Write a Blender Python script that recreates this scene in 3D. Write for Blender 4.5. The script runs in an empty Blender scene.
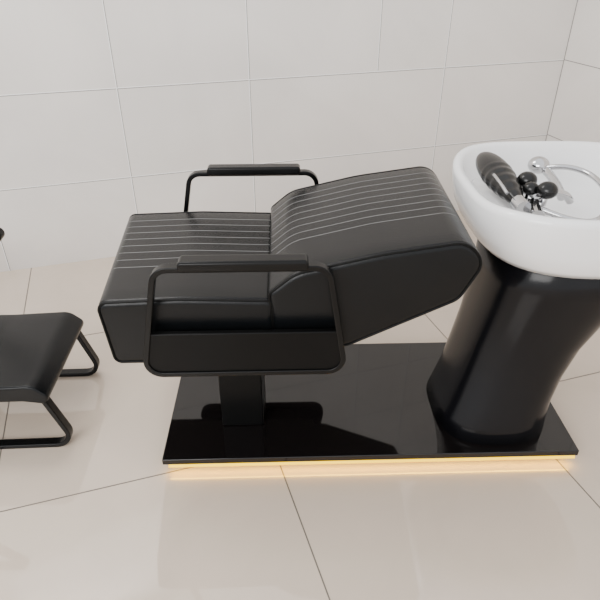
import bpy, bmesh, math
from mathutils import Vector, Matrix

# ---------------------------------------------------------------- materials
def mat(name, col, rough=0.5, metal=0.0, coat=0.0, noise=0.0, nscale=4.0, bump=0.0, bscale=200.0, spec=0.5, emit=None, estr=0):
    m = bpy.data.materials.new(name); m.use_nodes = True
    nt = m.node_tree; b = nt.nodes['Principled BSDF']
    b.inputs['Base Color'].default_value = (*col, 1)
    b.inputs['Roughness'].default_value = rough
    b.inputs['Metallic'].default_value = metal
    b.inputs['Coat Weight'].default_value = coat
    b.inputs['Coat Roughness'].default_value = 0.08
    b.inputs['Specular IOR Level'].default_value = spec
    if emit:
        b.inputs['Emission Color'].default_value = (*emit, 1)
        b.inputs['Emission Strength'].default_value = estr
    tc = nt.nodes.new('ShaderNodeTexCoord')
    if noise > 0:
        n = nt.nodes.new('ShaderNodeTexNoise'); n.inputs['Scale'].default_value = nscale
        n.inputs['Detail'].default_value = 8; n.inputs['Roughness'].default_value = 0.6
        n.inputs['Distortion'].default_value = 1.2
        r = nt.nodes.new('ShaderNodeValToRGB')
        r.color_ramp.elements[0].position = 0.3; r.color_ramp.elements[1].position = 0.7
        r.color_ramp.elements[0].color = (*[c*(1-noise) for c in col], 1)
        r.color_ramp.elements[1].color = (*[min(1, c*(1+noise*0.5)) for c in col], 1)
        nt.links.new(tc.outputs['Object'], n.inputs['Vector'])
        nt.links.new(n.outputs['Fac'], r.inputs['Fac'])
        nt.links.new(r.outputs['Color'], b.inputs['Base Color'])
    if bump > 0:
        n2 = nt.nodes.new('ShaderNodeTexNoise'); n2.inputs['Scale'].default_value = bscale
        n2.inputs['Detail'].default_value = 4
        bp = nt.nodes.new('ShaderNodeBump'); bp.inputs['Strength'].default_value = bump
        bp.inputs['Distance'].default_value = 0.002
        nt.links.new(tc.outputs['Object'], n2.inputs['Vector'])
        nt.links.new(n2.outputs['Fac'], bp.inputs['Height'])
        nt.links.new(bp.outputs['Normal'], b.inputs['Normal'])
    return m

M_wall = mat('wall_tile', (0.77, 0.73, 0.69), 0.14, noise=0.07, nscale=1.3)
M_grout = mat('wall_grout', (0.90, 0.89, 0.88), 0.6)
M_gdark = mat('wall_dark_joint_and_painted_shadow', (0.22, 0.20, 0.19), 0.7)  # dark right-wall joints; also the shadow line painted along back-wall grout
M_floor = mat('floor_tile', (0.57, 0.475, 0.385), 0.035, noise=0.06, nscale=2.2, spec=0.75)
M_fgrout = mat('floor_grout', (0.14, 0.12, 0.10), 0.7)
M_leather = mat('black_leather', (0.003, 0.0035, 0.004), 0.27, bump=0.3, bscale=260, noise=0.12, nscale=9, spec=0.22)
M_pipe = mat('piping', (0.003, 0.003, 0.003), 0.4, spec=0.15)
M_thread = mat('stitch_thread', (0.20, 0.195, 0.19), 0.6)
M_frame = mat('black_powder_coat', (0.003, 0.003, 0.003), 0.25, spec=0.20)
M_panel = mat('black_panel', (0.003, 0.003, 0.003), 0.30, spec=0.12)
M_rubber = mat('black_rubber', (0.005, 0.005, 0.005), 0.25, spec=0.35)
M_gloss = mat('gloss_black_platform', (0.005, 0.004, 0.004), 0.04, noise=0.1, nscale=3)
M_ped = mat('pedestal_black', (0.004, 0.004, 0.005), 0.2, bump=0.06, bscale=180, spec=0.24)
M_ceramic = mat('white_ceramic', (0.84, 0.84, 0.84), 0.08, noise=0.01)
M_chrome = mat('chrome', (0.55, 0.55, 0.56), 0.12, metal=1.0)
M_led = mat('led_strip', (0.85, 0.50, 0.0), 0.5, emit=(1.0, 0.62, 0.0), estr=1.9)

# ---------------------------------------------------------------- helpers
PIV = Vector((0.1, 1.43, 0))
def empty(name, rot=0.0, piv=PIV):
    e = bpy.data.objects.new(name, None); bpy.context.collection.objects.link(e)
    e.location = piv; e.rotation_euler = (0, 0, math.radians(rot)); e['piv'] = tuple(piv)
    return e
def adopt(o, parent):
    if parent is not None:
        o.parent = parent
        o.matrix_parent_inverse = Matrix.Translation(-Vector(parent['piv']))
    return o
def new(name, bm, m, parent=None, smooth=True, bevel=0, seg=3, ang=35):
    bmesh.ops.recalc_face_normals(bm, faces=bm.faces)
    me = bpy.data.meshes.new(name); bm.to_mesh(me); bm.free()
    o = bpy.data.objects.new(name, me); bpy.context.collection.objects.link(o)
    me.materials.append(m)
    if smooth:
        for p in me.polygons: p.use_smooth = True
    if bevel:
        md = o.modifiers.new('bev', 'BEVEL'); md.width = bevel; md.segments = seg
        md.limit_method = 'ANGLE'; md.angle_limit = math.radians(ang)
        md.harden_normals = True
    return adopt(o, parent)
def box(name, lo, hi, m, parent=None, bevel=0.004, seg=3):
    bm = bmesh.new()
    bmesh.ops.create_cube(bm, size=1)
    for v in bm.verts:
        v.co = Vector([lo[i] + (v.co[i]+0.5)*(hi[i]-lo[i]) for i in range(3)])
    return new(name, bm, m, parent, smooth=bool(bevel), bevel=bevel, seg=seg)
def fillet(pts, n=8):
    out = []; N = len(pts)
    for i in range(N):
        p = Vector(pts[i][:2]); r = pts[i][2]
        a = Vector(pts[i-1][:2]); c = Vector(pts[(i+1) % N][:2])
        if r <= 0: out.append(p); continue
        d1 = (a-p).normalized(); d2 = (c-p).normalized()
        th = math.acos(max(-1, min(1, d1.dot(d2))))
        L = min(r/math.tan(th/2), 0.45*(a-p).length, 0.45*(c-p).length)
        r = L*math.tan(th/2)
        ctr = p + (d1+d2).normalized()*(r/math.sin(th/2))
        s = p+d1*L - ctr; e = p+d2*L - ctr
        a0 = math.atan2(s.y, s.x); da = math.atan2(e.y, e.x)-a0
        while da > math.pi: da -= 2*math.pi
        while da < -math.pi: da += 2*math.pi
        for k in range(n+1):
            t = a0+da*k/n; out.append(ctr+Vector((math.cos(t), math.sin(t)))*r)
    return out
def inset(poly, d):
    N = len(poly); area = sum(poly[i].x*poly[(i+1)%N].y-poly[(i+1)%N].x*poly[i].y for i in range(N))
    s = 1 if area > 0 else -1
    out = []
    for i in range(N):
        a = poly[i-1]; b = poly[i]; c = poly[(i+1)%N]
        t = ((c-b).normalized()+(b-a).normalized()).normalized()
        out.append(b + Vector((-t.y, t.x))*s*d)
    return out
def cushion(name, prof, y0, y1, r, m, parent, n=6):
    bm = bmesh.new(); rings = []
    L = [(y0 + r*(1-math.sin(math.pi/2*k/n)), r*(1-math.cos(math.pi/2*k/n))) for k in range(n+1)]
    seq = [(y, d) for y, d in L[::-1]]
    mid = 10
    seq += [(y0+r+(y1-y0-2*r)*j/mid, 0) for j in range(1, mid)]
    seq += [(y1-(y-y0), d) for y, d in L]
    for y, d in seq:
        pp = inset(prof, d) if d > 1e-6 else prof
        rings.append([bm.verts.new((p.x, y, p.y)) for p in pp])
    N = len(prof)
    for a, b in zip(rings[:-1], rings[1:]):
        for i in range(N):
            bm.faces.new((a[i], a[(i+1)%N], b[(i+1)%N], b[i]))
    bm.faces.new(rings[0]); bm.faces.new(rings[-1][::-1])
    return new(name, bm, m, parent)
def tube(name, pts, r, m, parent=None, closed=False, res=8, smooth_curve=False):
    cu = bpy.data.curves.new(name, 'CURVE'); cu.dimensions = '3D'
    cu.bevel_depth = r; cu.bevel_resolution = 3; cu.use_fill_caps = True
    if smooth_curve:
        sp = cu.splines.new('NURBS'); sp.points.add(len(pts)-1)
        for q, p in zip(sp.points, pts): q.co = (*p, 1)
        sp.order_u = 4; sp.use_endpoint_u = True; sp.resolution_u = res
    else:
        sp = cu.splines.new('POLY'); sp.points.add(len(pts)-1)
        for q, p in zip(sp.points, pts): q.co = (*p, 1)
    sp.use_cyclic_u = closed
    o = bpy.data.objects.new(name, cu); bpy.context.collection.objects.link(o)
    dg = bpy.context.evaluated_depsgraph_get()
    me = bpy.data.meshes.new_from_object(o.evaluated_get(dg))
    bpy.data.objects.remove(o)
    ob = bpy.data.objects.new(name, me); bpy.context.collection.objects.link(ob)
    me.materials.clear(); me.materials.append(m)
    for p in me.polygons: p.use_smooth = True
    return adopt(ob, parent)
def flatloop(name, pts, y, w, t, m, parent):
    P = fillet(pts); Q = inset(P, t)
    bm = bmesh.new(); N = len(P)
    V = [[bm.verts.new((p.x, yy, p.y)) for p in pl] for pl, yy in ((P, y-w/2), (P, y+w/2), (Q, y+w/2), (Q, y-w/2))]
    for k in range(4):
        a = V[k]; b = V[(k+1)%4]
        for i in range(N):
            bm.faces.new((a[i], a[(i+1)%N], b[(i+1)%N], b[i]))
    return new(name, bm, m, parent, bevel=0.003, seg=2, ang=50)
def plate(name, pts, y0, y1, m, parent, bevel=0.003):
    P = fillet(pts); bm = bmesh.new(); N = len(P)
    a = [bm.verts.new((p.x, y0, p.y)) for p in P]; b = [bm.verts.new((p.x, y1, p.y)) for p in P]
    for i in range(N): bm.faces.new((a[i], a[(i+1)%N], b[(i+1)%N], b[i]))
    bm.faces.new(a[::-1]); bm.faces.new(b)
    return new(name, bm, m, parent, bevel=bevel, ang=50)
def sell(cx, cy, rx, ry, n, z, N=72, zf=None):
    out = []
    for i in range(N):
        a = 2*math.pi*i/N; c, s = math.cos(a), math.sin(a)
        x = cx + rx*math.copysign(abs(c)**(2/n), c); y = cy + ry*math.copysign(abs(s)**(2/n), s)
        out.append((x, y, z + (zf(a) if zf else 0)))
    return out
def loft(name, rings, m, parent, cap0=True, cap1=True):
    bm = bmesh.new(); R = [[bm.verts.new(p) for p in r] for r in rings]; N = len(R[0])
    for a, b in zip(R[:-1], R[1:]):
        for i in range(N): bm.faces.new((a[i], a[(i+1)%N], b[(i+1)%N], b[i]))
    if cap0: bm.faces.new(R[0][::-1])
    if cap1: bm.faces.new(R[-1])
    return new(name, bm, m, parent)
def ball(name, c, r, m, parent, sc=(1, 1, 1)):
    bm = bmesh.new(); bmesh.ops.create_uvsphere(bm, u_segments=24, v_segments=14, radius=r)
    for v in bm.verts: v.co = Vector((v.co.x*sc[0], v.co.y*sc[1], v.co.z*sc[2])) + Vector(c)
    return new(name, bm, m, parent)

# ---------------------------------------------------------------- room
TH = math.radians(17.5)
ux = Vector((math.cos(TH), math.sin(TH), 0)); uy = Vector((-math.sin(TH), math.cos(TH), 0))
corner = Vector((1.38, 3.213, 0))
def rbox(name, s0, s1, d0, d1, z0, z1, m, parent=None):
    bm = bmesh.new(); bmesh.ops.create_cube(bm, size=1)
    for v in bm.verts:
        s = s0+(v.co.x+.5)*(s1-s0); d = d0+(v.co.y+.5)*(d1-d0); z = z0+(v.co.z+.5)*(z1-z0)
        p = corner + ux*s - uy*d; v.co = Vector((p.x, p.y, z))
    return new(name, bm, m, parent, smooth=False)
def join(objs, name):
    bm = bmesh.new()
    for o in objs:
        bm.from_mesh(o.data)
    m = objs[0].data.materials[0]
    for o in objs: bpy.data.objects.remove(o)
    return new(name, bm, m, None, smooth=False)
HZ = 2.9
wb = rbox('wall_back', -6, 0.1, -0.1, 0, 0, HZ, M_wall)
wr = rbox('wall_right', 0, 0.1, 0, 5.5, 0, HZ, M_wall)
fl = rbox('floor', -6, 0.1, -0.1, 5.5, -0.1, 0, M_floor)
def s_of(X): return (X-1.38)/math.cos(TH)
g = []; h = []
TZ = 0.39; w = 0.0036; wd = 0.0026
for k in range(1, 8):
    g.append(rbox('g', -6, 0, 0, 0.0006, k*TZ-w/2, k*TZ+w/2, M_grout))
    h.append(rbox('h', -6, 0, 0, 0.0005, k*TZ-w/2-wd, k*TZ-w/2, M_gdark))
cols = [(s_of(-0.775)-0.61*k, 0) for k in range(1, 6)] + [(s_of(-0.775), 0), (s_of(-0.228), 0), (s_of(0.367), 2*TZ), (s_of(0.71), 0)]
for s, z0 in cols:
    g.append(rbox('g', s-w/2, s+w/2, 0, 0.0006, z0, HZ, M_grout))
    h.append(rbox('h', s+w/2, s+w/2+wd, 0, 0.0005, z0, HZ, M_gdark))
jb = join(g, 'wall_joints_back'); jb.parent = wb
jb = join(h, 'wall_joint_painted_shadow_back'); jb.parent = wb  # dark strips painting a thin shadow beside the light grout, no real recess
g = []
for k in range(1, 8): g.append(rbox('g', -0.0006, 0, 0, 5.5, k*TZ-w/2, k*TZ+w/2, M_gdark))
for k in range(1, 7): g.append(rbox('g', -0.0006, 0, k*0.8-w/2, k*0.8+w/2, 0, HZ, M_gdark))
g.append(rbox('g', -0.0025, 0, 0, 0.0025, 0, HZ, M_gdark))
jr = join(g, 'wall_joints_right'); jr.parent = wr
g = []; w = 0.0036
pA = Vector((-0.811, 1.013, 0)) - corner; dA = -(pA.dot(uy))
pB = Vector((-0.059, 1.177, 0)) - corner; sB = pB.dot(ux)
for k in range(-5, 6):
    d = dA + k*0.79
    if 0.02 < d < 5.5: g.append(rbox('g', -6, 0, d-w/2, d+w/2, 0, 0.0005, M_fgrout))
    s = sB + k*0.79
    if -6 < s < -0.02: g.append(rbox('g', s-w/2, s+w/2, 0, 5.5, 0, 0.0005, M_fgrout))
jf = join(g, 'floor_joints'); jf.parent = fl

# ---------------------------------------------------------------- base platform
ROT = 1.7
bp = empty('base_platform', ROT)
box('platform', (-0.402, 1.16, 0.035), (0.803, 1.70, 0.055), M_gloss, bp, 0.0025)
box('platform_plinth', (-0.36, 1.20, 0.0), (0.77, 1.66, 0.035), M_frame, bp, 0.002)
tube('led_strip', [(-0.385, 1.164, 0.028), (0.795, 1.164, 0.028)], 0.006, M_led, bp)

# ---------------------------------------------------------------- shampoo chair
ch = empty('shampoo_chair', ROT)
box('column', (-0.240, 1.29, 0.055), (-0.115, 1.50, 0.40), M_panel, ch, 0.006)
box('seat_mount', (-0.36, 1.22, 0.385), (0.06, 1.66, 0.41), M_frame, ch, 0.006)
tube('recline_strut', [(-0.13, 1.44, 0.22), (0.0, 1.44, 0.32), (0.12, 1.44, 0.48)], 0.014, M_frame, ch)

def flare_seat(o):
    for v in o.data.vertices:
        f = min(1, max(0, (-0.28-v.co.x)/0.2)); k = (v.co.y-1.43)/0.26
        v.co.x += f*(-0.020*k+0.003)
def flare_back(o):
    for v in o.data.vertices:
        f = min(1, max(0, (v.co.x-0.15)/0.22)); k = (v.co.y-1.43)/0.26
        v.co.x += f*(0.010*k+0.002)
FL = {'seat': flare_seat, 'backrest': flare_back}
Y0, Y1 = 1.165, 1.69
RE = 0.016
seat_p = fillet([(-0.500, 0.400, 0.022), (-0.518, 0.583, 0.026), (-0.30, 0.590, 0.4), (-0.070, 0.582, 0.02), (-0.070, 0.400, 0.02)])
FL['seat'](cushion('seat', seat_p, Y0, Y1, RE, M_leather, ch))
back_pts = [(-0.071, 0.43, 0.022), (-0.085, 0.600, 0.022), (-0.020, 0.655, 0.11), (0.18, 0.702, 0.7), (0.385, 0.732, 0.10),
            (0.434, 0.675, 0.05), (0.385, 0.573, 0.05), (0.11, 0.440, 0.06)]
back_p = fillet(back_pts, 12)
FL['backrest'](cushion('backrest', back_p, Y0, Y1, RE, M_leather, ch))
for nm, prof in (('seat', seat_p), ('backrest', back_p)):
    q = inset(prof, 0.003)
    for k, yy in ((1, Y0+0.004), (2, Y1-0.004)):
        FL[nm](tube(f'{nm}_piping_{k}', [(p.x, yy, p.y) for p in q], 0.0032, M_pipe, ch, closed=True))
def z_on(prof, x):
    best = -1
    N = len(prof)
    for i in range(N):
        a = prof[i]; b = prof[(i+1)%N]
        if (a.x-x)*(b.x-x) <= 0 and abs(a.x-b.x) > 1e-9:
            z = a.y+(b.y-a.y)*(x-a.x)/(b.x-a.x); best = max(best, z)
    return best
ys = [1.335 + i*0.042 for i in range(8)]
for i, yy in enumerate(ys):
    for nm, prof, xa, xb in (('seat', seat_p, -0.508, -0.085), ('backrest', back_p, -0.078, 0.395)):
        pts = []
        for j in range(41):
            x = xa+(xb-xa)*j/40; pts.append((x, yy, z_on(prof, x)-0.0002))
        FL[nm](tube(f'{nm}_stitch_{i+1}', pts, 0.0009, M_thread, ch))
def arm(k, y, inner):
    loop = [(-0.402, 0.388, 0.045), (-0.342, 0.697, 0.045), (0.062, 0.697, 0.045), (0.112, 0.388, 0.045)]
    flatloop(f'armrest_frame_{k}', loop, y, 0.026, 0.014, M_frame, ch)
    plate(f'armrest_panel_{k}', [(-0.391, 0.395, 0.04), (-0.368, 0.515, 0.004), (0.082, 0.515, 0.004), (0.102, 0.395, 0.04)],
          y-0.008, y+0.008, M_panel, ch)
    pad = fillet([(-0.28, 0.688, 0.008), (-0.28, 0.714, 0.010), (0.01, 0.714, 0.010), (0.01, 0.688, 0.008)])
    cushion(f'armrest_pad_{k}', pad, y-0.021, y+0.021, 0.007, M_frame, ch)
    y2 = y + (0.03 if inner > 0 else -0.03)
    box(f'armrest_bracket_{k}', (-0.26, min(y, y2)-0.004, 0.41), (0.0, max(y, y2)+0.004, 0.47), M_frame, ch, 0.003)
arm(1, 1.135, 1); arm(2, 1.75, -1)

# ---------------------------------------------------------------- basin
ba = empty('shampoo_basin', ROT)
cy = 1.44
rings = []
for z, xl, xr, pcy, ry, n in [(0.055, .412, .752, 1.370, .180, 2.8), (0.10, .428, .753, 1.375, .176, 2.8), (.16, .448, .762, 1.385, .172, 2.7), (.24, .470, .785, 1.40, .170, 2.7),
                       (.33, .491, .825, 1.415, .174, 2.6), (.42, .507, .875, 1.425, .186, 2.6), (.52, .518, .935, 1.435, .208, 2.6), (.64, .524, 1.00, 1.44, .235, 2.6)]:
    rings.append(sell((xl+xr)/2, pcy, (xr-xl)/2, ry, n, z))
loft('pedestal', rings, M_ped, ba)
dip = lambda a: -0.02*max(0, -math.cos(a))**6
cx = 0.742
def br(rx, ry, z, n=3.3, c=cx, f=1.0): return sell(c, cy, rx, ry, n, z, zf=(lambda a: dip(a)*f))
rings = [br(.25, .24, .620, 2.7, .765, 0), br(.280, .270, .624, 2.9, .76, 0), br(.292, .286, .645, 3.0, .755, .1), br(.301, .299, .69, 3.1, .745, .5),
         br(.306, .307, .745, c=.742), br(.308, .309, .770), br(.307, .308, .779), br(.302, .303, .785), br(.294, .295, .787), br(.286, .287, .785), br(.281, .282, .778),
         br(.277, .278, .765), br(.268, .269, .735, f=.3), br(.248, .25, .700, f=0), br(.215, .22, .670, 2.8, f=0), br(.15, .16, .652, 2.4, f=0), br(.05, .05, .646, 2, f=0)]
loft('bowl', rings, M_ceramic, ba, True, True)
rings = [sell(.545, 1.41, .072, .165, 3, .67), sell(.545, 1.41, .072, .165, 3, .732), sell(.545, 1.41, .068, .16, 3, .738)]
loft('faucet_deck', rings, M_ceramic, ba)
rings = []
for k in range(49):
    t = k/48; yy = 1.275+0.30*t; e = max(0.12, math.sin(math.pi*t)**0.45)
    xc = 0.524 - 0.006*t; zc = 0.772 + 0.024*t
    wx = 0.026+0.024*t**0.8 + (0.0014*math.sin(t*2*math.pi*9) if 0.12 < t < 0.6 else 0)
    rings.append([(xc+wx*e*math.cos(2*math.pi*i/24), yy, zc+wx*0.8*e*math.sin(2*math.pi*i/24)) for i in range(24)])
loft('hand_sprayer', rings, M_rubber, ba)
tube('sprayer_collar', [(0.527, 1.262, 0.769), (0.524, 1.295, 0.772)], 0.019, M_chrome, ba)
tube('sprayer_lever', [(0.496, 1.30, 0.792), (0.490, 1.35, 0.806), (0.490, 1.39, 0.806)], 0.004, M_chrome, ba, smooth_curve=True)
tube('mixer_body', [(0.555, 1.24, 0.757), (0.590, 1.37, 0.757)], 0.016, M_chrome, ba)
tube('mixer_stem', [(0.570, 1.30, 0.72), (0.570, 1.30, 0.757)], 0.02, M_chrome, ba)
tube('mixer_spout', [(0.57, 1.32, 0.77), (0.62, 1.33, 0.79), (0.66, 1.34, 0.78), (0.68, 1.345, 0.75)], 0.010, M_chrome, ba, smooth_curve=True)
for i, (kx, ky, kz, r) in enumerate([(0.580, 1.395, 0.790, .025), (0.600, 1.315, 0.793, .025), (0.572, 1.345, 0.786, .020)]):
    ball(f'knob_{i+1}', (kx, ky, kz), r, M_rubber, ba, (1, 1, .85))
    tube(f'knob_stem_{i+1}', [(kx-.006, ky-.004, .755), (kx, ky, kz)], 0.008, M_chrome, ba)
tube('shower_hose', [(0.685, 1.55, .765), (0.72, 1.52, .785), (0.77, 1.48, .785), (0.785, 1.41, .775), (0.765, 1.32, .765), (0.71, 1.23, .750), (0.665, 1.23, .742), (0.61, 1.25, .752), (0.57, 1.28, .762)], 0.0075, M_chrome, ba, smooth_curve=True)
tube('shower_handle', [(0.69, 1.55, .765), (0.70, 1.48, .755), (0.69, 1.41, .735)], 0.012, M_chrome, ba, smooth_curve=True)
ball('shower_head', (0.680, 1.565, .770), 0.030, M_chrome, ba, (1, 1, .8))

# ---------------------------------------------------------------- footstool (left)
fs = empty('footstool', 3.0, Vector((-0.72, 1.43, 0)))
top = fillet([(-1.12, 0.195, 0.02), (-1.12, 0.250, 0.02), (-0.95, 0.246, 0.5), (-0.765, 0.252, 0.05), (-0.722, 0.212, 0.02), (-0.736, 0.183, 0.018), (-0.80, 0.195, 0.05)])
cushion('footstool_top', top, 1.235, 1.625, 0.008, M_leather, fs)
for k, yy in ((1, 1.262), (2, 1.598)):
    flatloop(f'footstool_leg_{k}', [(-1.15, 0.0, 0.05), (-1.10, 0.212, 0.04), (-0.750, 0.212, 0.04), (-0.680, 0.0, 0.05)], yy, 0.03, 0.015, M_frame, fs)

# ---------------------------------------------------------------- armchair that continues out of frame
ac = empty('salon_armchair', 0, Vector((-1.3, 1.43, 0)))
cushion('seat', fillet([(-1.82, .30, .025), (-1.82, .43, .03), (-1.24, .43, .03), (-1.24, .30, .025)]), 1.23, 1.62, .02, M_leather, ac)
cushion('backrest', fillet([(-1.82, .40, .03), (-2.0, .95, .04), (-1.90, .97, .04), (-1.72, .42, .03)]), 1.23, 1.62, .02, M_leather, ac)
for k, yy in ((1, 1.205), (2, 1.655)):
    flatloop(f'arm_{k}', [(-1.80, 0, .05), (-1.80, .54, .05), (-0.915, .54, .02), (-1.42, 0, .05)], yy, .03, .014, M_frame, ac)

# ---------------------------------------------------------------- lights
W = bpy.data.worlds.new('world'); bpy.context.scene.world = W; W.use_nodes = True
bg = W.node_tree.nodes['Background']; bg.inputs['Color'].default_value = (0.97, 0.98, 1.0, 1); bg.inputs['Strength'].default_value = 1.7
def area(name, loc, tgt, sx, sy, e, col):
    l = bpy.data.lights.new(name, 'AREA'); l.shape = 'RECTANGLE'; l.size = sx; l.size_y = sy; l.energy = e; l.color = col
    o = bpy.data.objects.new(name, l); bpy.context.collection.objects.link(o); o.location = loc
    o.rotation_euler = (Vector(tgt)-Vector(loc)).to_track_quat('-Z', 'Y').to_euler()
    return o
area('window_light', (-1.8, -2.2, 2.3), (0.0, 1.6, 0.3), 2.6, 1.8, 150, (1, .99, .97))
area('ceiling_light', (-1.3, 2.0, 2.8), (-1.3, 2.0, 0), 1.2, 0.6, 34, (1, .98, .95))
o = area('led_glow', (0.20, 1.158, 0.021), (0.20, 1.13, 0.0), 1.17, 0.006, 0.8, (1.0, .56, .0))
o.rotation_euler = (math.radians(10), 0, 0)
adopt(o, bp)

# ---------------------------------------------------------------- camera
cam = bpy.data.cameras.new('camera'); cam.lens = 34.5; cam.sensor_width = 36; cam.clip_start = 0.02
co = bpy.data.objects.new('camera', cam); bpy.context.collection.objects.link(co)
co.location = (0, 0, 1.31); co.rotation_euler = (math.radians(90-32.05), 0, 0)
bpy.context.scene.camera = co
